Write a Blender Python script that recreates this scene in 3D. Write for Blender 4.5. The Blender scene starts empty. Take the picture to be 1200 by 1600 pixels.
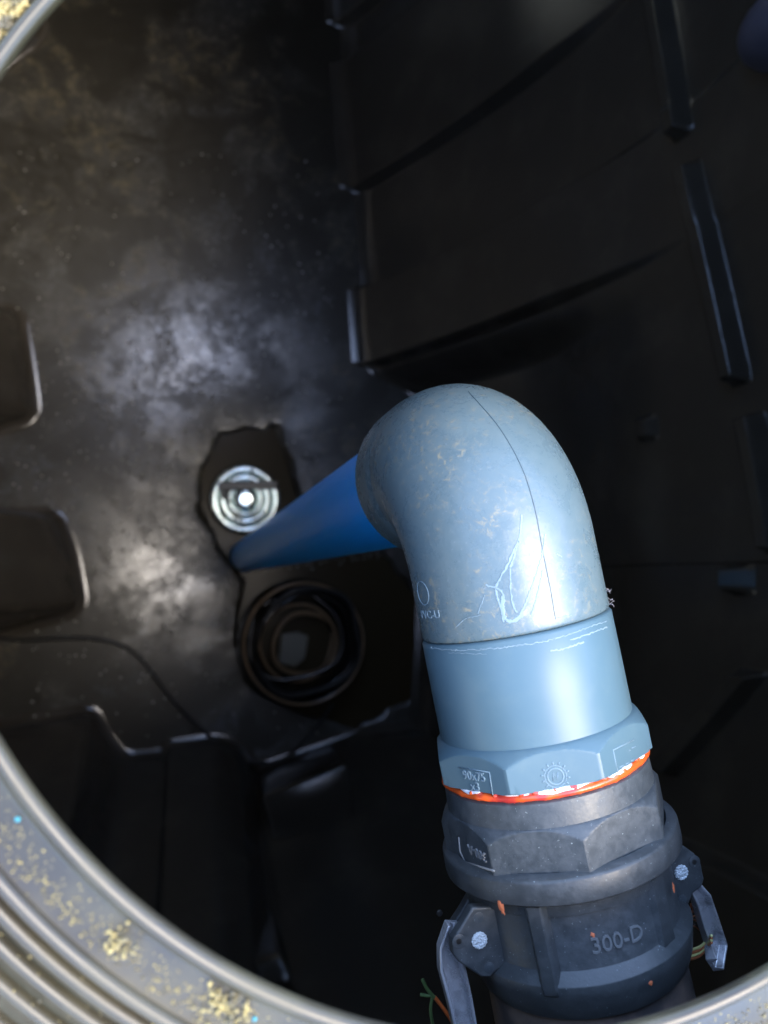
import bpy, math, random
import numpy as np
from mathutils import Vector, Matrix, noise
from mathutils.bvhtree import BVHTree
random.seed(7); rng = np.random.default_rng(7)
S = bpy.context.scene; C = S.collection
PI = math.pi

# ------------------------------------------------------------ camera
F = 1202.0; H = 1.85                      # focal length in photo pixels, eye height over the tank floor
_d = Vector((300 - 600, 800 - 905, -F)); UP = (-_d).normalized()
_x = (Vector((1, 0, 0)) - UP * UP.x).normalized(); _y = UP.cross(_x)
RM = Matrix((_x, _y, UP))                 # camera -> world rotation
cam = bpy.data.cameras.new('camera'); co = bpy.data.objects.new('camera', cam); C.objects.link(co)
co.matrix_world = Matrix.Translation((0, 0, H)) @ RM.to_4x4()
cam.sensor_fit = 'VERTICAL'; cam.sensor_height = 24; cam.sensor_width = 18; cam.lens = 24 * F / 1600
cam.clip_start = 0.02; cam.clip_end = 500
cam.dof.use_dof = True; cam.dof.focus_distance = 0.365; cam.dof.aperture_fstop = (cam.lens / 1000) / 0.0034
S.camera = co
# ------------------------------------------------------------ sky and sun
SUN_DIR = Vector((0.56, -0.12, 1.58)).normalized()
w = bpy.data.worlds.new('World'); S.world = w; w.use_nodes = True
wn = w.node_tree.nodes; bg = wn['Background']
sky = wn.new('ShaderNodeTexSky'); sky.sky_type = 'NISHITA'; sky.sun_disc = False
elev = math.asin(SUN_DIR.z); azim = math.atan2(SUN_DIR.x, SUN_DIR.y)
sky.sun_elevation = elev; sky.sun_rotation = azim; sky.dust_density = 1.1; sky.air_density = .8; sky.ozone_density = .6
w.node_tree.links.new(sky.outputs[0], bg.inputs[0]); bg.inputs[1].default_value = 0.15
sl = bpy.data.lights.new('sun', 'SUN'); sl.energy = .55; sl.angle = math.radians(38); sl.color = (1, .88, .68)
so = bpy.data.objects.new('sun', sl); C.objects.link(so); so.rotation_euler = SUN_DIR.to_track_quat('Z', 'Y').to_euler()
so.location = (1, -.5, 6)
S.view_settings.view_transform = 'Standard'; S.view_settings.look = 'None'
S.view_settings.exposure = 3.35; S.view_settings.gamma = 1
S.render.engine = 'CYCLES'
try:
    S.cycles.max_bounces = 8; S.cycles.sample_clamp_indirect = 6; S.cycles.caustics_reflective = True
except Exception: pass

# ------------------------------------------------------------ helpers
def ray(px, py): return RM @ Vector((px - 600, 800 - py, -F))
def P(px, py, z):
    r = ray(px, py); t = (z - H) / r.z; return Vector((r.x * t, r.y * t, z))
def tag(o, label=None, cat=None, group=None, kind=None):
    if label: o['label'] = label
    if cat: o['category'] = cat
    if group: o['group'] = group
    if kind: o['kind'] = kind
    return o
def thing(name, label, cat, loc=(0, 0, 0), group=None):
    o = bpy.data.objects.new(name, None); C.objects.link(o); o.location = loc; o.empty_display_size = .05
    return tag(o, label, cat, group)
def mesh(name, V, Fc, m, parent=None, smooth=True, angle=None):
    me = bpy.data.meshes.new(name); me.from_pydata([tuple(v) for v in V], [], Fc); me.update()
    if m: me.materials.append(m)
    if smooth:
        me.polygons.foreach_set('use_smooth', [True] * len(me.polygons))
        if angle is not None:
            try: me.set_sharp_from_angle(angle=math.radians(angle))
            except Exception: pass
    o = bpy.data.objects.new(name, me); C.objects.link(o)
    if parent:
        o.parent = parent; o.matrix_parent_inverse = Matrix.Translation(-Vector(root_loc(parent)))
    return o
def root_loc(o):
    l = Vector(o.location)
    while o.parent: o = o.parent; l = Vector(o.location)
    return l
def bevel(o, w_, seg=3, ang=35):
    b = o.modifiers.new('bevel', 'BEVEL'); b.width = w_; b.segments = seg; b.limit_method = 'ANGLE'; b.angle_limit = math.radians(ang)
    return o
def join(parts):
    V = []; Fc = []
    for v, f in parts:
        n = len(V); V += list(v); Fc += [tuple(i + n for i in q) for q in f]
    return V, Fc
def tube(pts, r, seg=10, cap=True):
    pts = [Vector(p) for p in pts]; V = []; Fc = []
    rs = r if isinstance(r, (list, tuple)) else [r] * len(pts)
    prev = None
    for i, p in enumerate(pts):
        t = (pts[min(i + 1, len(pts) - 1)] - pts[max(i - 1, 0)]).normalized()
        if prev is None:
            u = t.orthogonal().normalized()
        else:
            u = (prev - t * prev.dot(t)).normalized()
        prev = u; v = t.cross(u)
        for k in range(seg):
            a = 2 * PI * k / seg; V.append(p + (u * math.cos(a) + v * math.sin(a)) * rs[i])
    for i in range(len(pts) - 1):
        for k in range(seg):
            k2 = (k + 1) % seg
            Fc.append((i * seg + k, i * seg + k2, (i + 1) * seg + k2, (i + 1) * seg + k))
    if cap:
        Fc.append(tuple(range(seg - 1, -1, -1))); n = (len(pts) - 1) * seg; Fc.append(tuple(range(n, n + seg)))
    return V, Fc
def smooth_path(pts, n=8):
    pts = [Vector(p) for p in pts]; out = []
    for i in range(len(pts) - 1):
        p0 = pts[max(i - 1, 0)]; p1 = pts[i]; p2 = pts[i + 1]; p3 = pts[min(i + 2, len(pts) - 1)]
        for k in range(n):
            t = k / n
            out.append(.5 * ((2 * p1) + (p2 - p0) * t + (2 * p0 - 5 * p1 + 4 * p2 - p3) * t * t + (3 * p1 - p0 - 3 * p2 + p3) * t ** 3))
    out.append(pts[-1]); return out
def lathe_z(c, prof, seg=96, close=False, jit=None):
    V = []; Fc = []; n = len(prof)
    for k in range(seg):
        a = 2 * PI * k / seg
        for i, (r, z) in enumerate(prof):
            if jit: dr, dz = jit(a, i)
            else: dr = dz = 0
            V.append(Vector((c[0] + (r + dr) * math.cos(a), c[1] + (r + dr) * math.sin(a), c[2] + z + dz)))
    for k in range(seg):
        k2 = (k + 1) % seg
        for i in range(n - 1 if not close else n):
            j = (i + 1) % n
            Fc.append((k * n + i, k2 * n + i, k2 * n + j, k * n + j))
    return V, Fc
def prism(poly, dz):                     # extrude a polygon of world points along a vector
    n = len(poly); dz = Vector(dz)
    V = [Vector(p) for p in poly] + [Vector(p) + dz for p in poly]
    Fc = [tuple(range(n)), tuple(range(2 * n - 1, n - 1, -1))]
    Fc += [(i, i + n, (i + 1) % n + n, (i + 1) % n) for i in range(n)]
    return V, Fc
def fix_normals(o):
    import bmesh
    b = bmesh.new(); b.from_mesh(o.data); bmesh.ops.recalc_face_normals(b, faces=b.faces); b.to_mesh(o.data); b.free(); return o
def ell(c, rx, ry, rz, seg=10, rings=6):
    V = []; Fc = []
    for i in range(rings + 1):
        th = PI * i / rings
        for k in range(seg):
            a = 2 * PI * k / seg
            V.append(Vector((c[0] + rx * math.sin(th) * math.cos(a), c[1] + ry * math.sin(th) * math.sin(a), c[2] + rz * math.cos(th))))
    for i in range(rings):
        for k in range(seg):
            Fc.append((i * seg + k, (i + 1) * seg + k, (i + 1) * seg + (k + 1) % seg, i * seg + (k + 1) % seg))
    return V, Fc

# ------------------------------------------------------------ materials
def mat(name, col, rough=.5, metal=0, spec=.5, coat=0):
    m = bpy.data.materials.new(name); m.use_nodes = True
    b = m.node_tree.nodes['Principled BSDF']
    b.inputs['Base Color'].default_value = (*col, 1); b.inputs['Roughness'].default_value = rough
    b.inputs['Metallic'].default_value = metal; b.inputs['Specular IOR Level'].default_value = spec
    b.inputs['Coat Weight'].default_value = coat
    return m
def nd(m, t): return m.node_tree.nodes.new(t)
def lk(m, a, b): m.node_tree.links.new(a, b)
def bsdf(m): return m.node_tree.nodes['Principled BSDF']
def noise_fac(m, scale, detail, lo, hi, dist=0, rough=.6, stretch=None):
    tc = nd(m, 'ShaderNodeTexCoord'); n = nd(m, 'ShaderNodeTexNoise')
    n.inputs['Scale'].default_value = scale; n.inputs['Detail'].default_value = detail
    n.inputs['Roughness'].default_value = rough; n.inputs['Distortion'].default_value = dist
    if stretch:
        mp = nd(m, 'ShaderNodeMapping'); mp.inputs['Scale'].default_value = stretch
        lk(m, tc.outputs['Object'], mp.inputs[0]); lk(m, mp.outputs[0], n.inputs['Vector'])
    else: lk(m, tc.outputs['Object'], n.inputs['Vector'])
    r = nd(m, 'ShaderNodeMapRange'); r.inputs['From Min'].default_value = lo; r.inputs['From Max'].default_value = hi
    r.interpolation_type = 'SMOOTHSTEP'
    lk(m, n.outputs['Fac'], r.inputs['Value']); return r.outputs['Result']
def mixcol(m, fac, a, b):
    x = nd(m, 'ShaderNodeMix'); x.data_type = 'RGBA'
    lk(m, fac, x.inputs['Factor'])
    for s, v in ((x.inputs[6], a), (x.inputs[7], b)):
        if isinstance(v, tuple): s.default_value = (*v, 1)
        else: lk(m, v, s)
    return x.outputs[2]
def mul(m, a, b, op='MULTIPLY'):
    x = nd(m, 'ShaderNodeMath'); x.operation = op
    for s, v in ((x.inputs[0], a), (x.inputs[1], b)):
        if isinstance(v, (int, float)): s.default_value = v
        else: lk(m, v, s)
    return x.outputs[0]
def rough_from(m, fac, a, b):
    r = nd(m, 'ShaderNodeMapRange'); r.inputs['To Min'].default_value = a; r.inputs['To Max'].default_value = b
    lk(m, fac, r.inputs['Value']); lk(m, r.outputs['Result'], bsdf(m).inputs['Roughness'])
def rr_(m, fac, a, b):
    r = nd(m, 'ShaderNodeMapRange'); r.inputs['To Min'].default_value = a; r.inputs['To Max'].default_value = b
    lk(m, fac, r.inputs['Value']); return r.outputs['Result']
def bump(m, fac, strength, dist):
    b = nd(m, 'ShaderNodeBump'); b.inputs['Strength'].default_value = strength; b.inputs['Distance'].default_value = dist
    lk(m, fac, b.inputs['Height']); lk(m, b.outputs[0], bsdf(m).inputs['Normal'])

M = {}
m = M['plastic'] = mat('black_tank_plastic', (.022, .021, .02), .3, spec=1.0)
f1 = noise_fac(m, 9, 6, .45, .75); lk(m, mixcol(m, f1, (.058, .051, .041), (.078, .068, .054)), bsdf(m).inputs['Base Color'])
rough_from(m, noise_fac(m, 5, 4, .3, .7), .10, .18); bump(m, noise_fac(m, 240, 3, 0, 1), .12, .002)
m = M['floor'] = mat('silted_tank_floor', (.05, .05, .05), .3)
pat = noise_fac(m, 5.5, 12, .47, .56, .5, .72)
fine = noise_fac(m, 45, 10, .40, .62, .2, .75)
blot = noise_fac(m, 26, 12, .47, .57, .3, .78)
bl = noise_fac(m, 1.7, 3, .42, .6)
silt_and_reflection = mixcol(m, blot, (.050, .047, .040), mixcol(m, bl, (.120, .103, .062), (.085, .092, .096)))
silt2 = mixcol(m, mul(m, fine, .55), silt_and_reflection, (.030, .027, .021))
lk(m, mixcol(m, pat, (.028, .025, .018), silt2), bsdf(m).inputs['Base Color'])
rough_from(m, fine, .32, .5); bump(m, fine, .12, .0015)
cr = noise_fac(m, 60, 12, .44, .56, .2, .85)
wetm = mul(m, mul(m, pat, .55), mul(m, mul(m, blot, cr), .45), 'ADD')
lk(m, rr_(m, wetm, .12, 1.0), bsdf(m).inputs['Coat Weight']); lk(m, rr_(m, blot, .22, .13), bsdf(m).inputs['Coat Roughness']); bsdf(m).inputs['Coat IOR'].default_value = 1.9
gt = noise_fac(m, 260, 6, .35, .7, 0, .8); cb_ = nd(m, 'ShaderNodeBump'); cb_.inputs['Strength'].default_value = .10; cb_.inputs['Distance'].default_value = .0006
lk(m, gt, cb_.inputs['Height']); lk(m, cb_.outputs[0], bsdf(m).inputs['Coat Normal'])
m = M['grey'] = mat('grey_pvc', (.10, .14, .165), .38)
sp = noise_fac(m, 260, 8, .50, .68, .6, .78); ar = noise_fac(m, 22, 5, .44, .66)
scuff = mul(m, sp, ar)
hz = noise_fac(m, 70, 9, .36, .76, .3, .78)
c1 = mixcol(m, hz, (.076, .116, .132), (.093, .131, .140))
dr = noise_fac(m, 900, 4, .60, .72, 0, .7, (1, 1, .3))
c2 = mixcol(m, scuff, c1, (.23, .205, .135)); lk(m, mixcol(m, mul(m, dr, .5), c2, (.25, .28, .30)), bsdf(m).inputs['Base Color'])
rough_from(m, hz, .25, .40); bump(m, sp, .15, .0006)
m = M['grey_clean'] = mat('grey_pvc_clean', (.105, .15, .20), .2)
h2 = noise_fac(m, 60, 5, .45, .8); lk(m, mixcol(m, h2, (.068, .120, .148), (.080, .132, .154)), bsdf(m).inputs['Base Color']); rough_from(m, h2, .32, .42); bsdf(m).inputs['Specular IOR Level'].default_value = .28
M['mark'] = mat('white_scrape', (.16, .225, .26), .6)
M['worn'] = mat('worn_black_edge', (.14, .15, .155), .5)
M['worn_grey'] = mat('worn_grey_edge', (.14, .21, .255), .5)
M['seam'] = mat('dark_seam', (.058, .090, .105), .5)
m = M['blue'] = mat('blue_pipe', (.0, .36, 1.0), .33)
f2 = noise_fac(m, 60, 6, .5, .8); lk(m, mixcol(m, f2, (.0, .35, 1.0), (.02, .38, .95)), bsdf(m).inputs['Base Color'])
def black_fit(name, base, dust, r0, r1):
    m = mat(name, base, .5)
    a = noise_fac(m, 170, 8, .34, .74, .3, .75); sp = noise_fac(m, 1100, 3, .69, .74)
    c = mixcol(m, a, base, dust); lk(m, mixcol(m, mul(m, sp, .8), c, (.42, .50, .50)), bsdf(m).inputs['Base Color'])
    rough_from(m, a, r0, r1); bump(m, noise_fac(m, 420, 4, .3, .7), .09, .0005); return m
M['black_a'] = black_fit('dusty_black_nylon', (.036, .045, .052), (.062, .074, .083), .38, .62)
M['black_d'] = black_fit('black_nylon', (.036, .042, .046), (.060, .068, .073), .36, .58)
m = M['steel'] = mat('lever_steel', (.30, .31, .34), .28, .4)
f3 = noise_fac(m, 90, 6, .45, .7); lk(m, mixcol(m, f3, (.50, .51, .54), (.17, .17, .18)), bsdf(m).inputs['Base Color']); rough_from(m, f3, .18, .5)
m = M['pin'] = mat('white_pin', (.55, .62, .66), .6); bump(m, noise_fac(m, 900, 2, .3, .7), .8, .001)
m = M['orange'] = mat('orange_sealant', (.6, .09, .02), .25, coat=.3)
f4 = noise_fac(m, 45, 3, .5, .62); lk(m, mixcol(m, f4, (.66, .095, .018), (.42, .035, .03)), bsdf(m).inputs['Base Color'])
M['tape'] = mat('white_tape', (.72, .74, .78), .5)
M['fleck'] = mat('orange_fleck', (.62, .17, .07), .6)
m = M['hose'] = mat('brown_grey_hose', (.10, .085, .075), .55); f5 = noise_fac(m, 40, 5, .4, .7); lk(m, mixcol(m, f5, (.055, .05, .05), (.16, .12, .10)), bsdf(m).inputs['Base Color'])
M['copper'] = mat('copper_wire', (.62, .22, .10), .35, .6)
M['green'] = mat('green_wire', (.10, .17, .06), .5)
M['yellow'] = mat('yellow_green_wire', (.62, .62, .26), .3)
M['redw'] = mat('orange_wire', (.70, .16, .04), .5)
m = M['rim'] = mat('dusty_neck_plastic', (.07, .07, .07), .35)
f6 = noise_fac(m, 22, 6, .4, .7); f7 = noise_fac(m, 6, 2, .4, .6)
lk(m, mixcol(m, mul(m, f6, .8), mixcol(m, f7, (.029, .025, .020), (.030, .027, .013)), (.062, .054, .030)), bsdf(m).inputs['Base Color']); rough_from(m, f6, .3, .5)
m = M['sand'] = mat('yellow_sand', (.5, .38, .16), .45)
f8 = noise_fac(m, 300, 1, .35, .65); lk(m, mixcol(m, f8, (.36, .28, .10), (.10, .085, .05)), bsdf(m).inputs['Base Color'])
M['chip'] = mat('teal_chip', (.05, .26, .30), .35)
m = M['ground'] = mat('sandy_ground', (.22, .12, .09), .9)
f9 = noise_fac(m, 30, 8, .35, .7); lk(m, mixcol(m, f9, (.17, .085, .07), (.36, .26, .17)), bsdf(m).inputs['Base Color']); bump(m, f9, .6, .01)
M['water'] = mat('brown_water', (.050, .038, .020), .25, spec=.12)
M['sock'] = mat('wet_black_plastic', (.022, .020, .017), .14)
m = M['rust'] = mat('brown_lip', (.26, .17, .09), .3)
m = M['disc'] = mat('pale_metal_disc', (.80, .92, .90), .14, .8)
f0 = noise_fac(m, 50, 8, .5, .68, .5, .7); lk(m, mixcol(m, f0, (.82, .94, .92), (.22, .20, .15)), bsdf(m).inputs['Base Color']); rough_from(m, f0, .12, .4)
M['disc_dark'] = mat('reflection_bar_and_clip', (.02, .022, .024), .35)  # near-black for the modelled pipe reflection, shared with the clip
M['silt_and_reflection'] = mat('painted_reflection', (.20, .19, .15), .3)  # pale grey of the reflection painted into the socket
M['cable'] = mat('black_cable', (.012, .012, .012), .4)
M['drop'] = mat('wet_grain', (.42, .42, .38), .05, spec=1.0)
M['boss'] = mat('lavender_plastic', (.10, .10, .14), .4)

# ------------------------------------------------------------ the tank
RC = Vector((.118, .056, 0)); RR = .1918; RZ = H - .22      # manhole opening
tank = thing('plastic_tank', 'large black moulded plastic tank seen from above through its round opening', 'tank', (0, 0, 0))
def sstep(a, b, x): t = np.clip((x - a) / (b - a), 0, 1); return t * t * (3 - 2 * t)
# floor: fine grid with a shallow sump under the fittings
sump = [P(x, y, 0) for x, y in [(318, 790), (322, 730), (350, 680), (430, 668), (452, 730), (470, 800), (520, 850), (600, 865), (668, 960), (650, 1085), (560, 1135), (480, 1118), (392, 1062), (372, 985), (388, 908), (350, 858)]]
def poly_dist(X, Y, poly):
    d = np.full(X.shape, 1e9); ins = np.zeros(X.shape, bool); n = len(poly)
    for i in range(n):
        a = poly[i]; b = poly[(i + 1) % n]; ex, ey = b.x - a.x, b.y - a.y
        t = np.clip(((X - a.x) * ex + (Y - a.y) * ey) / (ex * ex + ey * ey), 0, 1)
        d = np.minimum(d, np.hypot(X - a.x - t * ex, Y - a.y - t * ey))
        c = ((a.y > Y) != (b.y > Y)) & (X < (b.x - a.x) * (Y - a.y) / (b.y - a.y + 1e-12) + a.x)
        ins ^= c
    return np.where(ins, -d, d)
xs = np.linspace(-.75, .75, 301); ys = np.linspace(-.60, 1.95, 511)
GX, GY = np.meshgrid(xs, ys)
sd0 = poly_dist(GX, GY, sump)
edge = np.array([[noise.fractal(Vector((x * 22, y * 22, 3)), 1.0, 2.0, 4) for x in xs] for y in ys])
sd = sd0 + .010 * edge
dq = np.clip(sd0, 0, .30)
GZ = -.021 * np.exp(-sd0.clip(0) / .17) - .040 * sstep(.016, -.034, sd)
V = [(GX[j, i], GY[j, i], GZ[j, i]) for j in range(len(ys)) for i in range(len(xs))]
nx = len(xs); Fc = [(j * nx + i, j * nx + i + 1, (j + 1) * nx + i + 1, (j + 1) * nx + i) for j in range(len(ys) - 1) for i in range(nx - 1)]
mesh('floor', V, Fc, M['floor'], tank)
def gz(z):                               # how far the walls lean out with height
    return .30 * math.sin(min(max(z, 0) / .95, 1) * PI / 2) ** 1.0
def round_poly(pts, r, n=5):
    out = [pts[0]]
    for i in range(1, len(pts) - 1):
        p, a, b = pts[i], pts[i - 1], pts[i + 1]
        da = (a - p); db = (b - p); ra = min(r, da.length * .45, db.length * .45)
        p1 = p + da.normalized() * ra; p2 = p + db.normalized() * ra
        for k in range(n + 1):
            t = k / n; out.append(p1 * (1 - t) ** 2 + p * 2 * t * (1 - t) + p2 * t * t)
    out.append(pts[-1]); return out
def wall(name, px, dirv, r=.03, fr=.022, side=1):
    pts = round_poly([P(x, y, 0) for x, y in px], r); n = len(pts); dirv = Vector(dirv)
    nr = []
    for i in range(n):
        t = (pts[min(i + 1, n - 1)] - pts[max(i - 1, 0)]).normalized(); nr.append(Vector((t.y, -t.x, 0)) * side)
    rows = []
    for k in range(6):
        a = k / 5 * PI / 2; rows.append((fr * (math.sin(a) - 1), fr * (1 - math.cos(a)), 0))
    for k in range(1, 30):
        z = fr + (1.600 - fr) * k / 29; rows.append((0, z, gz(z - fr)))
    V = []; Fc = []
    for o_, z, g in rows:
        for i in range(n): V.append(pts[i] + nr[i] * o_ + dirv * g + Vector((0, 0, z + (.0005 if z == 0 else 0))))
    for k in range(len(rows) - 1):
        for i in range(n - 1): Fc.append((k * n + i, k * n + i + 1, (k + 1) * n + i + 1, (k + 1) * n + i))
    return mesh(name, V, Fc, M['plastic'], tank)
# left side with two pillars, near side with steps
wall('side_wall', [(-330, 1150), (-330, 1050), (0 - 160, 1030), (125, 950), (112, 870), (88, 803), (-140, 822), (-140, 705), (52, 652), (44, 590), (28, 488), (-150, 492), (-150, 200), (60, 60), (60, -220)], (-1, 0, 0), side=-1)
wall('end_wall', [(-420, 1215), (145, 1113), (162, 1150), (188, 1181), (206, 1186), (258, 1180), (266, 1168), (340, 1158), (372, 1170), (400, 1206), (492, 1176), (560, 1150), (900, 1120)], (0, -1, 0), r=.02, side=1)
wall('far_wall', [(40, -200), (200, -150), (470, -260), (900, -420)], (0, 1, 0), side=-1)
# right side: a height field with raised bands
ES = [.535, .735, .99, 1.33, 1.43, 1.75, .03, .25, -.4]
YS = np.unique(np.round(np.concatenate([np.linspace(-.95, 1.95, 170)] + [np.linspace(e - .016, e + .016, 17) for e in ES] + [np.linspace(y - .02, y + .02, 15) for y in (.27, .575, .63, .22)]), 5))
ZS = np.unique(np.round(np.concatenate([np.linspace(0, .03, 9), np.linspace(.03, 1.60, 90), np.linspace(.72, 1.16, 280)]), 5))
def bandv(y, a, b, e=.008): return sstep(a - e, a + e, y) * (1 - sstep(b - e, b + e, y))
RIBS = []; NUBS = []
def xwall(y, z):
    base = .335 + .10 * (1 - np.minimum(np.abs(y - .1), 1.4) ** 1.2 / 1.4) + .11 * (1 - sstep(.46, .53, y)) * (1 - sstep(.25, .75, z))
    x = base + .31 * np.sin(np.minimum(z / .95, 1) * PI / 2) + .035
    up = sstep(.865, .88, z)
    fade = 1 - .93 * sstep(.50, .84, z)
    x = x - (.036 * bandv(y, .535, .735) + .036 * bandv(y, .99, 1.33) + .036 * bandv(y, 1.43, 1.75)) * fade - .03 * bandv(y, -.9, -.40)
    for (ya, za, yb, zb, w_, h_) in RIBS:            # long raised ribs: crisp upper edge, soft lower one
        zc = za + (zb - za) * (y - ya) / (yb - ya); d = z - zc
        x = x - h_ * sstep(-w_ * 1.6, -w_ * .6, d) * (1 - sstep(w_ - .006, w_ + .006, d)) * bandv(y, min(ya, yb), max(ya, yb), .006)
    for yc, zc in NUBS:                              # small wedge shaped lugs
        x = x - .036 * bandv(y, yc - .018 - .5 * (z - zc).clip(-.01, .04) * 0, yc + .018, .007) * sstep(-.006, .002, z - zc) * np.clip(1 - (z - zc) / .040, 0, 1)
    return x - .03 * (1 - np.sqrt(np.maximum(0, 1 - (1 - np.minimum(z, .03) / .03) ** 2)))
def wall_grid():
    gy, gz_ = np.meshgrid(YS, ZS, indexing='ij'); X_ = xwall(gy, gz_); nz = len(ZS)
    V = [(X_[i, j], gy[i, j], gz_[i, j] + (.0005 if ZS[j] == 0 else 0)) for i in range(len(YS)) for j in range(nz)]
    return V, [(i * nz + j, (i + 1) * nz + j, (i + 1) * nz + j + 1, i * nz + j + 1) for i in range(len(YS) - 1) for j in range(nz - 1)]
V, Fc = wall_grid(); _b = BVHTree.FromPolygons(V, Fc)
for a, b, w_, h_ in (((1022, -60), (1070, 210), .016, .030), ((1082, 262), (1160, 596), .016, .030), ((1180, 650), (1216, 860), .016, .030), ((1180, 1052), (1042, 1205), .022, .030)):
    pa = _b.ray_cast(Vector((0, 0, H)), ray(*a).normalized())[0]; pb = _b.ray_cast(Vector((0, 0, H)), ray(*b).normalized())[0]
    RIBS.append((pa.y, pa.z, pb.y, pb.z, w_, h_)); YS = np.unique(np.concatenate([YS] + [np.linspace(p.y - .01, p.y + .01, 11) for p in (pa, pb)] + [np.linspace(pa.y, pb.y, 130)]))
for a in ((1005, 672), (1150, 905)):
    pa = _b.ray_cast(Vector((0, 0, H)), ray(*a).normalized())[0]; NUBS.append((pa.y, pa.z)); YS = np.unique(np.concatenate([YS, np.linspace(pa.y - .036, pa.y + .036, 31)]))
V, Fc = wall_grid()
mesh('ribbed_wall', V, Fc, M['plastic'], tank)
wallbvh = BVHTree.FromPolygons(V, Fc)
def wall_hit(px, py):
    h = wallbvh.ray_cast(Vector((0, 0, H)), ray(px, py).normalized())
    return (h[0], h[1]) if h[0] else (P(px, py, .9), Vector((-1, 0, 0)))
# moulded ledges on the near wall
def ledge(name, quad, z0, z1, drop):
    top = [P(*q_, z_) for q_, z_ in zip(quad, (z0, z0 + .014, z1 + .014, z1))]
    o = mesh(name, *prism(top, (0, 0, -drop)), M['plastic'], tank); fix_normals(o); return bevel(o, .01, 3)
ledge('ledge', [(408, 1243), (545, 1192), (556, 1288), (430, 1325)], .20, .216, .27)
ledge('ledge', [(385, 1507), (440, 1488), (462, 1535), (400, 1560)], .53, .56, .30)
h, nrm = wall_hit(1236, 40)
mesh('wall_boss', *ell(h, .06, .045, .07, 24, 14), M['boss'], tank)

# water in the sump
V, Fc = prism([p + Vector((0, 0, -.0255)) for p in sump], (0, 0, -.004))
cx = sum((p for p in sump), Vector()) / len(sump)
V = [Vector((cx.x + (p.x - cx.x) * 1.03, cx.y + (p.y - cx.y) * 1.03, p.z)) for p in V]
tag(mesh('sump_water', V, Fc, M['water'], None, False), 'dark brown water lying in the hollow of the tank floor', 'water', None, 'structure')

# ground around the neck
O2 = Vector((.0, .90, 0)); R2 = .25        # added unseen opening beyond the frame, lets more daylight into the tank
def holed(z, Rout, seg=128):              # a sheet with the manhole and the added light opening cut out
    c1, r1 = Vector((RC.x, RC.y)), RR + .046; c2, r2 = Vector((O2.x, O2.y)), R2; V = []; Fc = []
    ym = .45
    for c, r, lo in ((c1, r1, True), (c2, r2, False)):
        n0 = len(V)
        for k in range(seg):
            a = 2 * PI * k / seg; d = Vector((math.cos(a), math.sin(a)))
            t = Rout
            if lo and d.y > 0: t = min(t, (ym - c.y) / d.y)
            if not lo and d.y < 0: t = min(t, (ym - c.y) / d.y)
            for rr in (r, min(r * 1.6, t * .9), min(t, max(t * .3, r * 1.7)), t): V.append((c.x + d.x * rr, c.y + d.y * rr, z))
        for k in range(seg):
            j = (k + 1) % seg
            for q in range(3): Fc.append((n0 + k * 4 + q, n0 + j * 4 + q, n0 + j * 4 + q + 1, n0 + k * 4 + q + 1))
    return V, Fc
mesh('ceiling', *holed(RZ - .0300, 3.0), M['plastic'], tank, False)
gr = mesh('ground', *holed(RZ - .0265, 300), M['ground'], None, False); tag(gr, 'reddish sandy ground round the neck of the tank', 'ground', None, 'structure')

# ------------------------------------------------------------ manhole neck
neck = thing('manhole_neck', 'round dusty grey plastic manhole neck with stepped thread ridges framing the view', 'manhole', (RC.x, RC.y, 1.600))
pr = [(.046, -.030), (.040, -.020), (.020, -.0095), (.006, -.0075), (.0012, -.0055), (.0, -.0035), (.0008, -.0012), (.0026, 0), (.0040, -.0010), (.0050, -.0026), (.0065, -.0034), (.0180, -.0040)]
mesh('rim', *lathe_z((RC.x, RC.y, RZ), [(RR + a, b) for a, b in pr], 256), M['rim'], neck)
r0 = .0180; z0 = -.0040
for k in range(5):
    w_ = .0065 + .0012 * k
    pr = [(r0, z0), (r0 + .0006, z0 + .0016), (r0 + .0018, z0 + .0024), (r0 + .0032, z0 + .0020), (r0 + .0042, z0 + .0004), (r0 + w_ * .8, z0 - .003), (r0 + w_, z0 - .0052)]
    mesh('thread_ridge', *lathe_z((RC.x, RC.y, RZ), [(RR + a, b) for a, b in pr], 256), M['rim'], neck)
    r0 += w_; z0 -= .0052
pr = [(r0, z0), (r0 + .002, z0 - .004), (r0 + .002, z0 - .012)]
mesh('collar', *lathe_z((RC.x, RC.y, RZ), [(RR + a, b) for a, b in pr], 128), M['rim'], neck)
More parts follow.
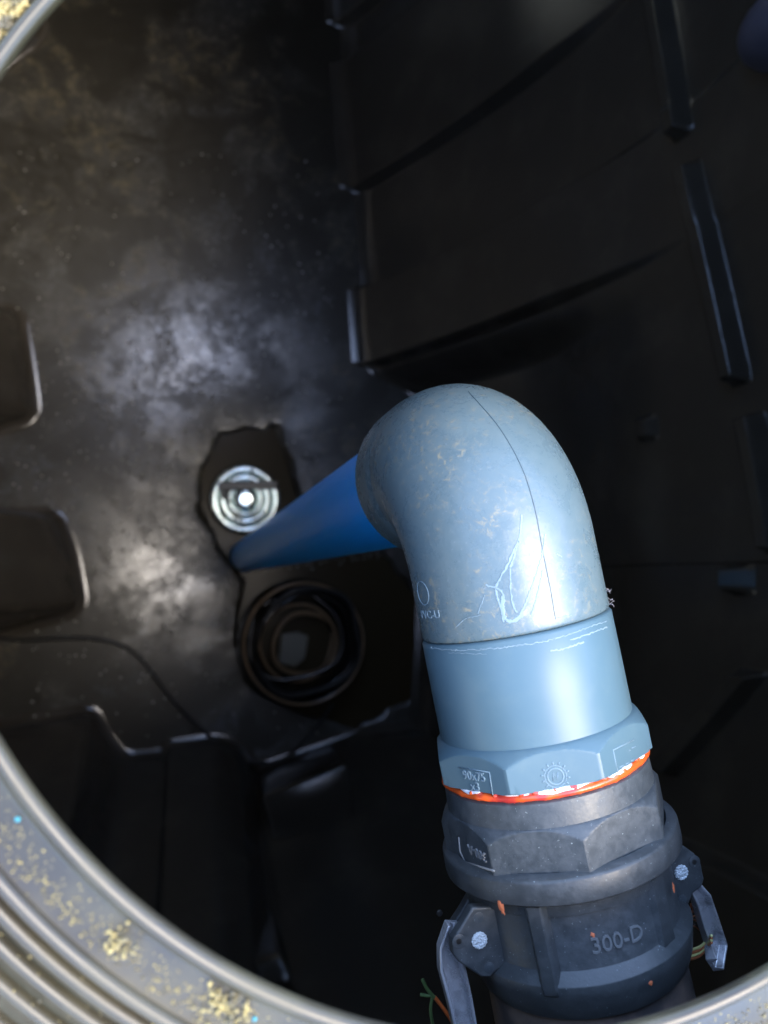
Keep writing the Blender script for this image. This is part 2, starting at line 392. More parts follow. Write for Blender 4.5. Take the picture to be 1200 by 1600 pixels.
# sand lying on the flat of the rim
parts = []; chips = []
def grain(a, r, z, s, lst):
    p = Vector((RC.x + r * math.cos(a), RC.y + r * math.sin(a), RZ + z + s * .35))
    v, f = ell(p, s, s * random.uniform(.7, 1.1), s * random.uniform(.5, .9), 5, 3)
    lst.append((v, f))
a0, a1 = math.radians(165), math.radians(335)
for i in range(5200):
    a = random.uniform(math.radians(125), a1)
    cl = noise.noise(Vector((math.cos(a) * 9, math.sin(a) * 9, 1)))
    if random.random() > .75 + cl * .5: continue
    r = RR + random.triangular(.0055, .0178, .0135)
    grain(a, r, -.0037, random.uniform(.00016, .00042), parts)
for k, (ac, rc, n, sp_) in enumerate([(P(190, 1480, RZ), 0, 50, .0022), (P(350, 1572, RZ), 0, 80, .003), (P(375, 1590, RZ), 0, 20, .0022), (P(20, 25, RZ), 0, 260, .006), (P(0, 60, RZ), 0, 160, .005), (P(5, 0, RZ), 0, 200, .006)]):
    for i in range(n):
        p = ac + Vector((random.gauss(0, sp_), random.gauss(0, sp_), 0)); q = p - Vector((RC.x, RC.y, RZ))
        r = q.xy.length
        if r < RR + .0052: r = RR + random.uniform(.0055, .012)
        grain(math.atan2(q.y, q.x), min(r, RR + .0175), -.0036 + random.uniform(0, .0016), random.uniform(.0003, .0008), parts)
for i in range(500):
    a = random.uniform(a0, math.radians(300)); r = RR + random.uniform(.02, .045); k = (r - RR - .018) / .009
    grain(a, r, -.006 - k * .0052 + .002, random.uniform(.0002, .0005), parts)
tag(mesh('sand', *join(parts), M['sand']), 'yellow sand grains scattered on the flat of the manhole rim', 'sand', None, 'stuff')
for i in range(16):
    grain(random.uniform(math.radians(180), a1), RR + random.uniform(.006, .0165), -.0035, random.uniform(.0005, .0009), chips)
tag(mesh('plastic_chips', *join(chips), M['chip']), 'tiny turquoise chips among the sand on the manhole rim', 'chips', None, 'stuff')

# ------------------------------------------------------------ pipe run: axis frame
ZA = H - .345
K = Vector((.1338, .0587, ZA)); AX = Vector((.2009, -.9796, 0)).normalized(); T = Vector((-AX.y, AX.x, 0))  # T points right in the picture
Z = Vector((0, 0, 1))
def cyl(s, ph, r): return K + AX * s + (Z * math.cos(ph) + T * math.sin(ph)) * r
def cyl_hit(px, py, R):
    d = ray(px, py).normalized(); o = Vector((0, 0, H)) - K
    d2 = d - AX * d.dot(AX); o2 = o - AX * o.dot(AX)
    a = d2.dot(d2); b = 2 * d2.dot(o2); c = o2.dot(o2) - R * R; D = max(b * b - 4 * a * c, 0)
    t = (-b - math.sqrt(D)) / (2 * a); p = o + d * t; s = p.dot(AX); q = p - AX * s
    return s, math.atan2(q.dot(T), q.dot(Z))
def turned(name, rows, m, parent, seg=192, cap=False, angle=40):
    """rows: (s, radius or function of angle) along the pipe axis"""
    V = []; Fc = []
    for s, r in rows:
        for k in range(seg):
            ph = 2 * PI * k / seg; V.append(cyl(s, ph, r(ph) if callable(r) else r))
    for i in range(len(rows) - 1):
        for k in range(seg):
            k2 = (k + 1) % seg; Fc.append((i * seg + k, i * seg + k2, (i + 1) * seg + k2, (i + 1) * seg + k))
    if cap: Fc.append(tuple(range(seg))); Fc.append(tuple(range(len(rows) * seg - 1, (len(rows) - 1) * seg - 1, -1)))
    return fix_normals(mesh(name, V, Fc, m, parent, True, angle))
def text_on(name, s_, px, py, R, size, m, parent, flip=False, hgt=.0006, flat=None, sx=1.0, both=False):
    cu = bpy.data.curves.new('t', 'FONT'); cu.body = s_; cu.size = size; cu.align_x = 'CENTER'; cu.align_y = 'CENTER'
    cu.extrude = .5; cu.offset = 0; cu.resolution_u = 3
    to = bpy.data.objects.new('t', cu); C.objects.link(to); dg = bpy.context.evaluated_depsgraph_get(); dg.update()
    me = bpy.data.meshes.new_from_object(to.evaluated_get(dg)); C.objects.unlink(to); bpy.data.objects.remove(to)
    s0, p0 = cyl_hit(px, py, R); V = []
    for v in me.vertices:
        x, y, zz = v.co.x * sx, v.co.y, v.co.z
        if flip: x, y = -x, -y
        h_ = hgt if zz > 0 else -.0006
        if flat is None: V.append(cyl(s0 - y, p0 + x / R, R + h_))
        else:
            pf, Rf = flat        # flat face centred at angle pf, apothem Rf
            nrm = Z * math.cos(pf) + T * math.sin(pf); u = T * math.cos(pf) - Z * math.sin(pf)
            off = Rf * math.tan(p0 - pf)
            V.append(K + AX * (s0 - y) + nrm * (Rf + h_) + u * (off + x))
    return mesh(name, V, [tuple(p.vertices) for p in me.polygons], m, parent, False)
def line_on(bvh, px_pts, w_, h_, lift=0):
    """a thin raised strip following picture points projected on a surface"""
    pts = []
    for x, y in px_pts:
        hh = bvh.ray_cast(Vector((0, 0, H)), ray(x, y).normalized())
        if hh[0]: pts.append((hh[0], hh[1] if hh[1].dot(ray(x, y)) < 0 else -hh[1]))
    if len(pts) < 2: return [], []
    V = []; Fc = []
    for i, (p, n_) in enumerate(pts):
        d = (pts[min(i + 1, len(pts) - 1)][0] - pts[max(i - 1, 0)][0]).normalized(); s = d.cross(n_).normalized()
        wi = w_[i] if isinstance(w_, list) else w_
        wi *= random.uniform(.35, 1.0)
        V += [p - s * wi - n_ * .0003, p - s * wi * .5 + n_ * h_, p + s * wi * .5 + n_ * h_, p + s * wi - n_ * .0003]
    for i in range(len(pts) - 1):
        for q in range(3): Fc.append((i * 4 + q, i * 4 + q + 1, i * 4 + q + 5, i * 4 + q + 4))
    return V, Fc
def dense(pts, step=3.0, jit=0.0):
    pts = [(p.x, p.y) for p in smooth_path([Vector((x, y, 0)) for x, y in pts], 6)] if len(pts) > 2 else pts
    out = []
    for (x0, y0), (x1, y1) in zip(pts[:-1], pts[1:]):
        n = max(1, int(math.hypot(x1 - x0, y1 - y0) / step))
        for k in range(n): out.append((x0 + (x1 - x0) * k / n + random.uniform(-jit, jit), y0 + (y1 - y0) * k / n + random.uniform(-jit, jit)))
    out.append(pts[-1]); return out

# ---- elbow
RE = .0446
elbow = thing('pipe_elbow', 'scuffed blue-grey plastic pipe elbow with a white forked scrape, above the blue pipe', 'pipe elbow', tuple(K - Vector((0, 0, .075))))
Rb = .047
path = []; rad = []
for k in range(8): path.append(K + Vector((0, 0, -.078 + (.078 - Rb) * k / 8))); rad.append(RE + .0008)
cb = K + AX * Rb - Z * Rb
for k in range(25):
    a = PI / 2 * k / 24; path.append(cb - AX * Rb * math.cos(a) + Z * Rb * math.sin(a)); rad.append(RE + .0006 * math.sin(2 * a))
for k in range(1, 9): path.append(K + AX * (Rb + (.0795 - Rb) * k / 8)); rad.append(RE)
path.append(K + AX * .0804); rad.append(RE - .0004); path.append(K + AX * .0809); rad.append(RE - .0014); path.append(K + AX * .0810); rad.append(RE - .006)
path.insert(0, K + Vector((0, 0, -.0785))); rad.insert(0, RE - .001); path.insert(0, K + Vector((0, 0, -.0786))); rad.insert(0, .0366)
eV, eF = tube(path, rad, 128, False)
eb = fix_normals(mesh('elbow_body', eV, eF, M['grey'], elbow, True, 50)); ebvh = BVHTree.FromPolygons(eV, eF)
q = lambda L: [(640 + x / 3.75, 780 + y / 3.75) for x, y in L]
strokes = [(q([(655, 90), (645, 220), (605, 310), (572, 390), (530, 460), (505, 520)]), .0009), (q([(640, 230), (612, 330), (590, 400)]), .0009),
           (q([(445, 503), (475, 512), (505, 520), (540, 545), (556, 600)]), .0007), (q([(505, 530), (515, 580), (535, 640), (550, 720)]), .0009),
           (q([(545, 570), (545, 640), (560, 700), (600, 715), (640, 695), (665, 655)]), .0016), (q([(588, 400), (592, 520), (605, 620), (630, 665)]), .0007),
           (q([(650, 670), (700, 560), (740, 450), (775, 330), (795, 205)]), .0010), (q([(780, 420), (745, 580), (715, 680)]), .0009),
           (q([(440, 560), (400, 670)]), .0003), (q([(820, 700), (950, 680)]), .0003), (q([(270, 750), (330, 700), (420, 680)]), .00025), (q([(860, 320), (890, 340)]), .0005)]
vf = [line_on(ebvh, dense(L, 2.0, .7), w_, .00022) for L, w_ in strokes]
mesh('scrape', *join(vf), M['mark'], elbow, False)
vf = line_on(ebvh, dense([(732, 612), (780, 668), (816, 732), (836, 796), (848, 860), (860, 920), (868, 968)], 4), .00035, .0003)
mesh('mould_seam', *vf, M['seam'], elbow, False)
text_on('lettering', 'PVC-U', 670, 961, RE, .0052, M['mark'], elbow, hgt=.0002, sx=1.2)
ringpts = [cyl(0, 0, 0)] * 0
s0, p0 = cyl_hit(660, 927, RE); rp = [cyl(s0 + .0055 * math.cos(a), p0 + .0055 * math.sin(a) / RE, RE) for a in np.linspace(0, 2 * PI, 33)]
mesh('emblem', *tube(rp, .00018, 6, False), M['worn_grey'], elbow)
# plastic swarf at the joint
vf = []
s0, p0 = cyl_hit(944, 941, RE)
for i in range(9):
    b = cyl(.078 + random.uniform(-.006, .003), 1.18 + random.uniform(-.1, .12), RE); d = Vector((random.uniform(.2, 1), random.uniform(-.6, .8), random.uniform(0, .6))) * random.uniform(.002, .0045)
    mid = b + d * .6 + Vector((0, random.uniform(-.0015, .0015), .001)); vf.append(tube(smooth_path([b, mid, b + d], 4), .00009, 5))
mesh('swarf', *join(vf), mat('swarf', (.25, .24, .26), .6), elbow)

# ---- blue pipe
base = Vector((.1225, .0545, -.02))
bp = thing('drop_pipe', 'bright blue plastic pipe running down from the elbow to the tank floor', 'pipe', (K.x, K.y, -.02))
pts = [Vector((K.x, K.y, ZA - .06)).lerp(Vector((P(384, 869, 0).x, P(384, 869, 0).y, -.02)), t / 20) for t in range(21)]
mesh('pipe_wall', *tube(pts, .0365, 96, False), M['blue'], bp)
mesh('end_edge', *tube(pts[-1:] + [pts[-1] + Vector((0, 0, .060))], .0376, 64, False), M['grey_clean'], bp)

# ---- grey adapter with octagonal collar
ad = thing('grey_pipe_adapter', 'smooth blue-grey plastic adapter with octagonal collar, between elbow and orange sealant', 'pipe adapter', tuple(K + AX * .12))
RA = .0452
turned('tube', [(.0808, .040), (.0810, RA - .0022), (.0816, RA - .0006), (.0826, RA), (.11, RA + .0001), (.137, RA + .0001)], M['grey_clean'], ad)
def octf(phc, ap, n=8):
    st = 2 * PI / n
    def r(ph):
        d = (ph - phc + st / 2) % st - st / 2; return ap / math.cos(d)
    return r
phc = (cyl_hit(795, 1215, .051)[1] + cyl_hit(935, 1190, .051)[1]) / 2
o8 = octf(phc, .0474)
def clip(f_, c_): return lambda ph: min(f_(ph), c_)
rows = [(.1275, .0450)] + [(.1275 + .008 * t, clip(o8, .0452 + .0072 * t ** .8)) for t in np.linspace(.05, 1, 14)] + [(.140, o8), (.1442, o8), (.1449, clip(o8, .0500)), (.1453, .0445)]
turned('octagonal_collar', rows, M['grey_clean'], ad, 384, False, 20)
Rf = .0474
st8 = PI / 4
def face_uv(px, py, pf, Rf):
    d = ray(px, py); nrm = Z * math.cos(pf) + T * math.sin(pf); o = Vector((0, 0, H)) - K
    t = (Rf - o.dot(nrm)) / d.dot(nrm); p = o + d * t; u = T * math.cos(pf) - Z * math.sin(pf); return p.dot(AX), p.dot(u)
def on_face(s, u, pf, Rf, h_=0):
    nrm = Z * math.cos(pf) + T * math.sin(pf); uu = T * math.cos(pf) - Z * math.sin(pf); return K + AX * s + uu * u + nrm * (Rf + h_)
def face_text(name, body, px, py, pf, Rf, size, m, parent, flip=False, hgt=.0005, sx=1):
    cu = bpy.data.curves.new('t', 'FONT'); cu.body = body; cu.size = size; cu.align_x = 'CENTER'; cu.align_y = 'CENTER'; cu.extrude = .5; cu.resolution_u = 3
    to = bpy.data.objects.new('t', cu); C.objects.link(to); dg = bpy.context.evaluated_depsgraph_get(); dg.update()
    me = bpy.data.meshes.new_from_object(to.evaluated_get(dg)); C.objects.unlink(to); bpy.data.objects.remove(to)
    s0, u0 = face_uv(px, py, pf, Rf); g = -1 if flip else 1
    V = [on_face(s0 - g * v.co.y, u0 + g * v.co.x * sx, pf, Rf, hgt if v.co.z > 0 else -.0005) for v in me.vertices]
    return mesh(name, V, [tuple(p.vertices) for p in me.polygons], m, parent, False)
def face_line(pxs, pf, Rf, r):
    return tube([on_face(*face_uv(x, y, pf, Rf), pf, Rf) for x, y in pxs], r, 6)
face_text('lettering', '90x75', 741, 1213, phc - st8, Rf, .0056, M['worn_grey'], ad, sx=.95)
face_text('lettering', 'x3', 743, 1229, phc - st8, Rf, .0054, M['worn_grey'], ad)
mesh('label_frame', *join([face_line([(717, 1199), (765, 1207), (770, 1242)], phc - st8, Rf, .0003)]), M['worn_grey'], ad)
# round emblem on the middle face
s0, u0 = face_uv(868, 1213, phc, Rf)
ringp = lambda r: [on_face(s0 + r * math.cos(a), u0 + r * math.sin(a), phc, Rf) for a in np.linspace(0, 2 * PI, 37)]
vf = [tube(ringp(.0033), .00028, 6, False), tube(ringp(.0045), .0002, 6, False)]
for k in range(14):
    a = 2 * PI * k / 14; vf.append(tube([on_face(s0 + r * math.cos(a), u0 + r * math.sin(a), phc, Rf) for r in (.0048, .0060)], .0003, 5))
vf.append(tube([on_face(s0 + a, u0 + b, phc, Rf) for a, b in ((.0016, -.0012), (-.0016, -.0006), (.0014, .0006), (-.0014, .0012))], .0003, 5))
mesh('emblem', *join(vf), M['worn_grey'], ad)
mesh('label_frame', *face_line([(965, 1207), (958, 1172), (990, 1156)], phc + st8, Rf, .0003), M['worn_grey'], ad)
mesh('worn_relief', *join([face_line(L, phc + st8, Rf, .00022) for L in ([(968, 1199), (975, 1195)], [(978, 1194), (983, 1191)], [(986, 1189), (991, 1186)], [(982, 1173), (985, 1172)], [(987, 1169), (993, 1166)])]), M['worn_grey'], ad)
# glue smears at the joint
adb = BVHTree.FromPolygons([cyl(s, 2 * PI * k / 96, RA) for s in (.078, .136) for k in range(96)], [(k, (k + 1) % 96, 96 + (k + 1) % 96, 96 + k) for k in range(96)])
vf = [line_on(adb, dense([(668, 1012), (720, 1016), (800, 1010), (870, 997), (948, 970)], 2, 1.3), .0004, .0002),
      line_on(adb, dense([(860, 1017), (884, 1013), (912, 1003)], 2, 1.2), .0007, .0002), line_on(adb, dense([(890, 1000), (915, 992), (948, 980)], 2, 1.2), .0006, .0002),
      line_on(adb, dense([(700, 1020), (760, 1022)], 3, .8), .00022, .0002)]
mesh('glue_smear', *join(vf), M['mark'], ad, False)

# ---- black threaded adapter (300-A) with sealant and tape
ca = thing('camlock_adapter', 'black dusty threaded adapter embossed 300-A, under the orange sealant ring', 'pipe adapter', tuple(K + AX * .185))
RB = .0480
turned('threaded_end', [(.1440, .043), (.1490, .0460), (.1492, RB - .0010), (.1500, RB), (.168, RB + .0008)], M['black_a'], ca)
phb = (cyl_hit(775, 1340, .052)[1] + cyl_hit(905, 1325, .052)[1]) / 2
b8 = octf(phb, .0490)
rows = [(.1600, RB + .0002)] + [(.1600 + .007 * t, clip(b8, RB + .0003 + .0056 * t ** .8)) for t in np.linspace(.05, 1, 14)] + [(.176, b8), (.1785, b8), (.1800, clip(b8, .0508)), (.1802, .046), (.20, .044)]
turned('octagonal_collar', rows, M['black_a'], ca, 384, False, 20)
def seal(ph, i): return 0
V = []; Fc = []; n = 300; q_ = 10
for k in range(n):
    ph = 2 * PI * k / n; c = noise.noise(Vector((math.cos(ph) * 4, math.sin(ph) * 4, 5))); c2 = noise.noise(Vector((math.cos(ph) * 16, math.sin(ph) * 16, 2)))
    for j in range(q_):
        a = 2 * PI * j / q_; V.append(cyl(.1474 + (.0018 + .0012 * max(c2, 0)) * math.cos(a) - .0007 * max(c, 0), ph, .0458 + (.0030 + .0012 * c) * math.sin(a)))
for k in range(n):
    for j in range(q_): Fc.append((k * q_ + j, ((k + 1) % n) * q_ + j, ((k + 1) % n) * q_ + (j + 1) % q_, k * q_ + (j + 1) % q_))
fix_normals(mesh('orange_sealant', V, Fc, M['orange'], ca))
vf = []
for i in range(26):
    ph = random.uniform(-1.7, 1.3); p = cyl(.1457 + random.uniform(-.0003, .0006), ph, .0470); s_ = random.uniform(.0006, .0016); vf.append(ell(p, s_ * 1.5, s_, s_, 8, 6))
mesh('sealant_blob', *join(vf), M['orange'], ca)
V = []; Fc = []
arcs = [(-1.3, -1.05), (-.83, .02), (.10, .48), (.66, .84)]
for a, b in arcs:
    n0 = len(V); nn = 30
    for k in range(nn + 1):
        t = k / nn; ph = a + (b - a) * t; e = math.sin(PI * t) ** .5
        for s_, r_ in ((.1448, .0455), (.1448, .0477), (.1448 + .0017 * e, .0482), (.1453 + .0017 * e, .0455)): V.append(cyl(s_ + .0002 * math.sin(ph * 31), ph, r_))
    for k in range(nn):
        for j in range(4): Fc.append((n0 + k * 4 + j, n0 + k * 4 + (j + 1) % 4, n0 + (k + 1) * 4 + (j + 1) % 4, n0 + (k + 1) * 4 + j))
fix_normals(mesh('thread_tape', V, Fc, M['tape'], ca))
pf = phb - st8
face_text('lettering', '300-A', 746, 1332, pf, .0490, .0060, M['worn'], ca, flip=True, hgt=.0007, sx=1)
mesh('label_frame', *join([face_line([(717, 1308), (719, 1330), (727, 1347), (772, 1361)], pf, .0490, .0005)]), M['worn'], ca)

# ---- black coupler (300-D)
cp = thing('camlock_coupler', 'black cam lever hose coupler embossed 300-D with two steel levers', 'hose coupler', tuple(K + AX * .25))
RD = .0478
turned('mouth_ring', [(.196, .0490), (.1800, .0495), (.1784, .0496), (.1776, .0502), (.1778, .0512), (.1786, .0538), (.1791, .0545), (.1800, .0549), (.1870, .0551), (.1886, .0549), (.1894, .0540), (.1900, .046)], M['black_d'], cp)
turned('body', [(.1890, RD), (.2190, RD), (.2193, RD + .0002), (.2230, RD + .0044), (.2236, RD + .0047), (.2290, RD + .0036), (.2340, RD + .0026), (.2385, RD + .0008), (.2393, RD - .002), (.2396, .042)], M['black_d'], cp)
s1, p1 = cyl_hit(838, 1440, .052)
V = []; Fc = []
for s_, hh in ((.190, .0056), (.203, .0048), (.218, .0044), (.2235, .0056), (.2265, .0050), (.2285, .003)):
    for u, k_ in ((-.0062, -.001), (-.0042, .6), (-.0028, 1), (.0028, 1), (.0040, .6), (.0052, -.001)):
        V.append(cyl(s_, p1 + u / .050, RD + (hh * k_ if k_ > 0 else -.001)))
for i in range(5):
    for j in range(5): Fc.append((i * 6 + j, i * 6 + j + 1, (i + 1) * 6 + j + 1, (i + 1) * 6 + j))
Fc.append(tuple(range(30, 36)))
bevel(fix_normals(mesh('stiffening_rib', V, Fc, M['black_d'], cp, True, 30)), .0005, 2)
V2 = []
for s_, hh in ((.190, .004), (.218, .0035), (.2235, .0036)):
    for u, k_ in ((-.008, -1), (-.004, .9), (.004, .9), (.008, -1)): V2.append(cyl(s_, cyl_hit(1040, 1400, .052)[1] + u / .050, RD + hh * k_ * .6))
fix_normals(mesh('stiffening_rib', V2, [(i * 4 + j, i * 4 + j + 1, (i + 1) * 4 + j + 1, (i + 1) * 4 + j) for i in range(2) for j in range(3)], M['black_d'], cp, True, 30))
text_on('lettering', '300-D', 966, 1469, RD, .0093, M['worn'], cp, hgt=.0007, sx=1.0)
# ears, pins and levers
def plate(name, px, z, th, m, parent, shift=Vector((0, 0, 0)), bw=.0009):
    poly = [P(x, y, z) + shift for x, y in px]
    return bevel(fix_normals(mesh(name, *prism(poly, (0, 0, -th)), m, parent, True, 30)), bw, 3)
def disc(name, px, py, z, r, h_, m, parent, seg=28, knurl=0):
    c = P(px, py, z); prf = [(0, h_), (r * .85, h_), (r, h_ * .6), (r, -.001)]
    jt = (lambda a, i: (knurl * math.sin(a * 14), 0) if i >= 1 else (0, 0)) if knurl else None
    return fix_normals(mesh(name, *lathe_z(c, prf, seg * (3 if knurl else 1), jit=jt), m, parent, True, 30))
ZT = ZA + .019
left_ear = [(762, 1417), (738, 1418), (722, 1446), (714, 1458), (706, 1470), (708, 1492), (716, 1503), (752, 1527), (766, 1528), (776, 1518), (800, 1500), (800, 1420)]
right_ear = [(1030, 1300), (1058, 1314), (1086, 1334), (1096, 1350), (1098, 1362), (1101, 1374), (1097, 1386), (1084, 1396), (1076, 1414), (1064, 1422), (1050, 1420), (1030, 1400)]
plate('pivot_ear', left_ear, ZT, .0055, M['black_d'], cp)
plate('pivot_ear', left_ear, ZT - .026, .0055, M['black_d'], cp, Vector((-.0005, .006, 0)))
plate('pivot_ear', right_ear, ZT, .0055, M['black_d'], cp)
plate('pivot_ear', right_ear, ZT - .026, .0055, M['black_d'], cp, Vector((-.004, .002, 0)))
disc('pivot_pin', 749, 1469, ZT, .0035, .0008, M['pin'], cp, 28, .00012)
disc('pivot_pin', 1064, 1363, ZT, .0034, .0010, M['pin'], cp, 28, .0002)
for x, y, z in ((717, 1471, ZT), (1085, 1347, ZT)):
    disc('pin_boss', x, y, z, .0030, .0004, M['black_d'], cp); disc('pin_hole', x, y, z + .0005, .0012, .0001, M['cable'], cp)
for x, y in ((748, 1434), (764, 1512), (1066, 1406)): disc('mould_mark', x, y, ZT, .0023, .00025, M['black_a'], cp)
disc('pin_hole', 687, 1427, ZT - .0252, .0014, .0002, M['cable'], cp)
# levers: bent steel channels
def channel(name, cl, widths, z, parent, th=.0016, fl=.004):
    V = []; Fc = []; pts = [P(x, y, zz) for (x, y), zz in zip(cl, z)]; n = len(pts)
    for i, p in enumerate(pts):
        d = (pts[min(i + 1, n - 1)] - pts[max(i - 1, 0)]).normalized(); s = d.cross(Z).normalized(); up = s.cross(d)
        w_ = widths[i]
        prof = [(-1, fl), (-1 + .0012 / w_, fl), (-1 + .0022 / w_, .0006), (1 - .0022 / w_, .0006), (1 - .0012 / w_, fl), (1, fl), (1, -th), (-1, -th)]
        for u, v in prof: V.append(p + s * u * w_ + up * v)
    q = 8
    for i in range(n - 1):
        for j in range(q): Fc.append((i * q + j, i * q + (j + 1) % q, (i + 1) * q + (j + 1) % q, (i + 1) * q + j))
    Fc += [tuple(range(q)), tuple(range((n - 1) * q, n * q))]
    return bevel(fix_normals(mesh(name, V, Fc, M['steel'], parent, True, 30)), .0004, 2)
zl = ZT - .008
channel('lever', [(1078, 1380), (1092, 1400), (1104, 1438), (1116, 1476), (1113, 1508)], [.0030, .0042, .0046, .0048, .0036], [zl, zl, zl - .003, zl - .004, zl + .004], cp)
channel('lever', [(706, 1440), (700, 1475), (703, 1505), (716, 1560), (732, 1640), (745, 1700)], [.0030, .0050, .0058, .0054, .0050, .0040], [zl - .004, zl - .005, zl - .004, zl - .004, zl - .005, zl], cp)
# orange flecks of old paint
def fleck(px, py, R, s):
    s0, p0 = cyl_hit(px, py, R); V = [cyl(s0, p0, R + .0004)]; n = 12
    for k in range(n):
        a = 2 * PI * k / n; r = s * random.uniform(.5, 1.3); V.append(cyl(s0 + r * 1.3 * math.sin(a), p0 + r * .8 * math.cos(a) / R, R + .0001))
    return V, [(0, 1 + k, 1 + (k + 1) % n) for k in range(n)]
for v_, f_ in [fleck(783, 1417, .0549, .0020), fleck(786, 1424, .0547, .0012), fleck(926, 1461, RD, .0009), fleck(1016, 1535, RD + .0036, .0013), fleck(1052, 1386, .0500, .0016)]: mesh('paint_fleck', v_, f_, M['fleck'], cp, False)

# ---- hose leaving the coupler
hs = thing('delivery_hose', 'brown grey hose leaving the bottom of the black coupler under the rim', 'hose', tuple(K + AX * .30))
hp = [K + AX * .232, K + AX * .27, K + AX * .35, K + AX * .40 + Vector((0, 0, -.004)), K + AX * .47 + Vector((0, 0, -.02)), K + AX * .60 + Vector((0, 0, -.08)), K + AX * .74 + Vector((0, 0, -.18))]
mesh('hose_wall', *tube(smooth_path(hp, 8), .0445, 64, True), M['hose'], hs)
turned('hose_cuff', [(.2392, .041), (.2395, .0462), (.262, .0466), (.2625, .044)], M['hose'], hs)

# ---- stray wires
def wire(name, px, z, r, m, label):
    pts = smooth_path([P(x, y, zz) for (x, y), zz in zip(px, z)], 8)
    return tag(mesh(name, *tube(pts, r, 8), m), label, 'wire')
zw = ZT - .016
wr = thing('split_ring', 'shiny yellow-green wire ring looped through the end of the right steel lever', 'wire ring', tuple(P(1095, 1490, zw)))
for i in range(4):
    o_ = i * 5.0
    pts = smooth_path([P(1052, 1484 + o_, zw - .004), P(1078, 1484 + o_, zw), P(1096, 1478 + o_ * .9, zw + .003), P(1106, 1466 + o_ * .8, zw + .005 ), P(1112, 1462 + o_ * .7, zw + .0125)], 8)
    mesh('coil', *tube(pts, .00065, 8), [M['yellow'], M['copper'], M['yellow'], M['copper']][i], wr)
cw = thing('copper_wire_tuft', 'thin frayed copper wires tangled between the coupler and the right lever', 'wires', tuple(P(1080, 1430, zw)))
for i, L in enumerate([[(1080, 1412), (1076, 1426), (1068, 1436)], [(1084, 1414), (1080, 1428), (1074, 1440)], [(1066, 1430), (1082, 1436), (1098, 1444)], [(1070, 1438), (1084, 1444), (1098, 1452)], [(1079, 1412), (1084, 1424), (1088, 1430)], [(1090, 1428), (1078, 1436), (1070, 1448)], [(1068, 1444), (1086, 1448), (1097, 1458)]]):
    mesh('strand', *tube(smooth_path([P(x, y, zw - .006 + .001 * i) for x, y in L], 5), .00035, 6), M['copper'] if i != 3 else M['hose'], cw)
zz = [ZA - .03] * 4
wire('green_wire', [(657, 1554), (668, 1556), (675, 1557), (673, 1580), (680, 1620)], [ZA - .03] * 5, .0008, M['green'], 'short bent green wire beside the left steel lever')
wire('two_tone_wire', [(660, 1530), (668, 1546), (680, 1560)], [ZA - .03] * 3, .0009, M['green'], 'dull green end of wire crossing the bent green one')
wire('orange_wire', [(679, 1558), (690, 1572), (704, 1592), (716, 1612)], [ZA - .03] * 4, .0010, M['redw'], 'orange sheathed wire running under the left steel lever')

# ------------------------------------------------------------ things on the tank floor
# bright stepped disc in the sump
dc = P(384, 779, 0)
dr_ = thing('drain_fitting', 'pale shiny stepped round fitting with the pipe reflection built as a dark bar, in the floor hollow', 'drain fitting', (dc.x, dc.y, -.02))
def ringprof(r0, r1, z0, h_): return [(r0, z0), (r0 + (r1 - r0) * .15, z0 + h_ * .75), (r0 + (r1 - r0) * .5, z0 + h_), (r0 + (r1 - r0) * .85, z0 + h_ * .75), (r1, z0)]
c_ = Vector((dc.x, dc.y, 0))
for nm, r0, r1, z0, h_ in (('outer_ring', .062, .083, .0, .010), ('middle_ring', .043, .0615, .006, .009), ('inner_ring', .029, .0425, .012, .008)):
    mesh(nm, *lathe_z(c_, ringprof(r0, r1, z0, h_), 80), M['disc'], dr_)
mesh('centre_cap', *lathe_z(c_, [(0.0001, .0240), (.012, .02397), (.0245, .0237), (.0278, .021), (.0285, .012)], 64), M['disc'], dr_)
mesh('base', *lathe_z(c_, [(.084, .004), (.086, -.01), (.086, -.044)], 64), M['sock'], dr_)
b = prism([c_ + Vector(v) for v in ((-.062, .018, .024), (.075, .026, .024), (.075, .044, .024), (-.062, .040, .024))], (0, 0, .008))
bevel(fix_normals(mesh('pipe_reflection_bar', *b, M['disc_dark'], dr_, True, 30)), .003, 3)  # solid bar standing in for the pipe's dark reflection across the opening
up2 = prism([c_ + Vector(v) for v in ((-.055, .0, .02), (-.042, .0, .02), (-.042, .03, .02), (-.058, .03, .02))], (0, 0, .008))
bevel(fix_normals(mesh('clip', *up2, M['disc_dark'], dr_, True, 30)), .003, 3)
dr_.rotation_euler = (math.radians(5.3), math.radians(-3.4), 0)
# black socket
sc = P(474, 1004, .04)
sk = thing('pipe_socket', 'wide black round pipe socket with brown inner lip standing on the floor', 'pipe socket', (sc.x, sc.y, -.04))
S0 = Vector((sc.x, sc.y, 0))
mesh('outer_wall', *lathe_z(S0, [(.152, -.044), (.150, .02), (.146, .055), (.141, .064), (.133, .062), (.128, .050), (.124, -.02), (.10, -.03)], 128), M['sock'], sk)
mesh('inner_wall', *lathe_z(S0 + Vector((-.012, 0, 0)), [(.099, -.044), (.098, .03), (.0945, .040), (.088, .040), (.0845, .032), (.083, -.042)], 128), M['sock'], sk)
mesh('inner_lip', *lathe_z(S0 + Vector((-.012, 0, .0405)), [(.0855, 0), (.0865, .0035), (.0905, .004), (.093, .0)], 128), M['rust'], sk)
mesh('outer_lip', *lathe_z(S0 + Vector((0, 0, .0615)), [(.135, 0), (.1365, .003), (.140, .0035), (.1425, .0)], 128), M['rust'], sk)
mesh('water_inside', *lathe_z(S0 + Vector((-.012, 0, -.01)), [(.0001, .0), (.084, 0)], 64), M['water'], sk)
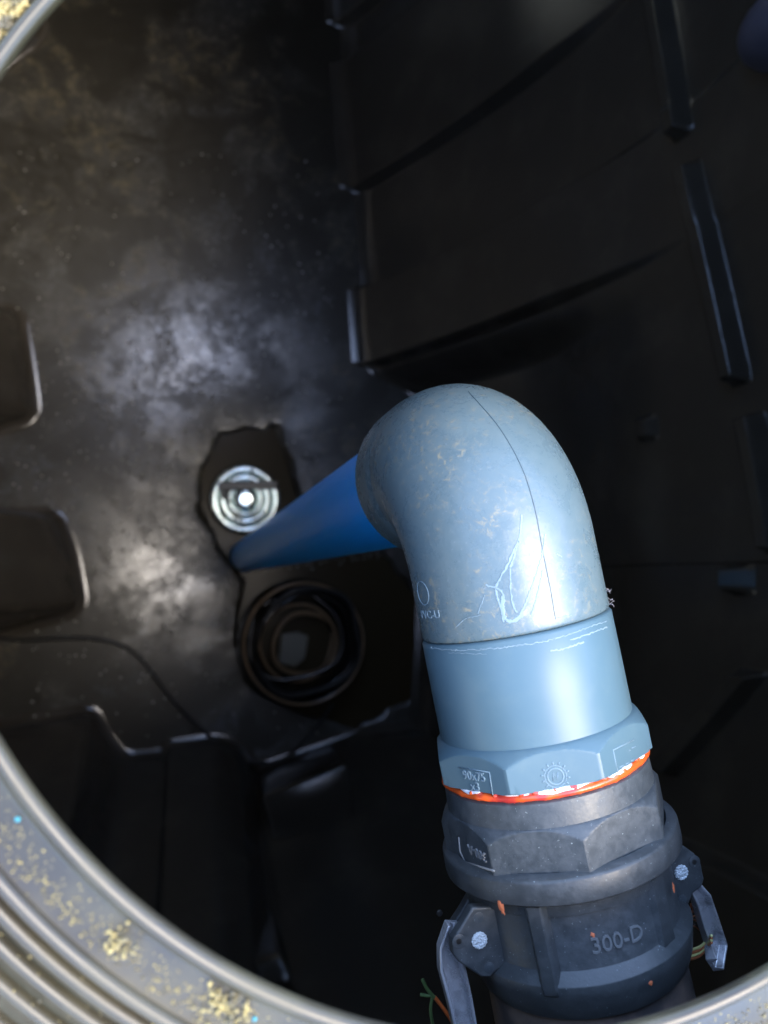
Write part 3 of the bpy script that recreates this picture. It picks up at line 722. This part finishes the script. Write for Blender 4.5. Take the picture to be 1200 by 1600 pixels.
pp = [Vector((S0.x - .012, S0.y, .004)) + Vector(v) for v in ((-.042, -.050, 0), (-.002, -.062, 0), (.022, -.040, 0), (.030, .012, 0), (.006, .022, 0), (-.036, .018, 0))]
for cx_, cy_, r_, tx, ty, zz_, m_ in ((.004, -.006, .112, .10, -.16, .052, 'sock'), (-.02, .012, .104, -.08, .14, .046, 'sock'), (.006, -.004, .074, .0, -.30, .032, 'rust'), (.012, .0, .118, .04, .06, .060, 'cable')):
    lp = [S0 + Vector((cx_ + r_ * math.cos(a), cy_ + r_ * (1 + .05 * math.sin(2 * a)) * math.sin(a), zz_ + tx * r_ * math.sin(a) * .6 + ty * r_ * math.cos(a) * .6)) for a in np.linspace(0, 2 * PI, 65)]
    lp = [p + Vector((noise.noise(p * 9 + Vector((r_ * 50, 0, 0))), noise.noise(p * 9 + Vector((0, r_ * 70, 4))), 0)) * .022 for p in lp]
    mesh('hose_loop', *tube(lp, .0055, 10, False), M[m_], sk)
bevel(fix_normals(mesh('reflection_patch', *prism(pp, (0, 0, -.02)), M['silt_and_reflection'], sk, True, 30)), .004, 2)  # pale patch painted in for the opening's reflection on the socket water
# cable
cbp = [(-60, 985), (30, 1000), (95, 997), (160, 1000), (207, 1018), (238, 1052), (268, 1092), (305, 1130), (345, 1163), (385, 1188), (432, 1190), (470, 1165), (500, 1128), (520, 1100)]
tag(mesh('cable', *tube(smooth_path([P(x, y, .006 if i > 1 else .007) for i, (x, y) in enumerate(cbp)], 8), .0045, 10), M['cable']), 'thin black cable curving across the silty tank floor', 'cable')
# wet grains and beads scattered on the floor
parts = []
for i in range(1100):
    if random.random() < .62: x, y = random.gauss(235, 110), random.gauss(760, 150)
    else: x, y = random.uniform(20, 520), random.uniform(220, 1150)
    p = P(x, y, 0); d = poly_dist(np.array([p.x]), np.array([p.y]), sump)[0]
    if d < .012: continue
    s_ = random.uniform(.0006, .0030); parts.append(ell(p + Vector((0, 0, s_ * .5)), s_, s_, s_ * .9, 8, 6))
for i in range(60):
    t = random.random(); x, y = 400 + 200 * t, 890 - 25 * t + random.gauss(0, 4); s_ = random.uniform(.001, .003); parts.append(ell(P(x, y, 0) + Vector((0, 0, -.024)), s_, s_, s_ * .9, 8, 6))
tag(mesh('wet_grains', *join(parts), M['drop']), 'small wet grains and beads glinting on the tank floor', 'grit', None, 'stuff')
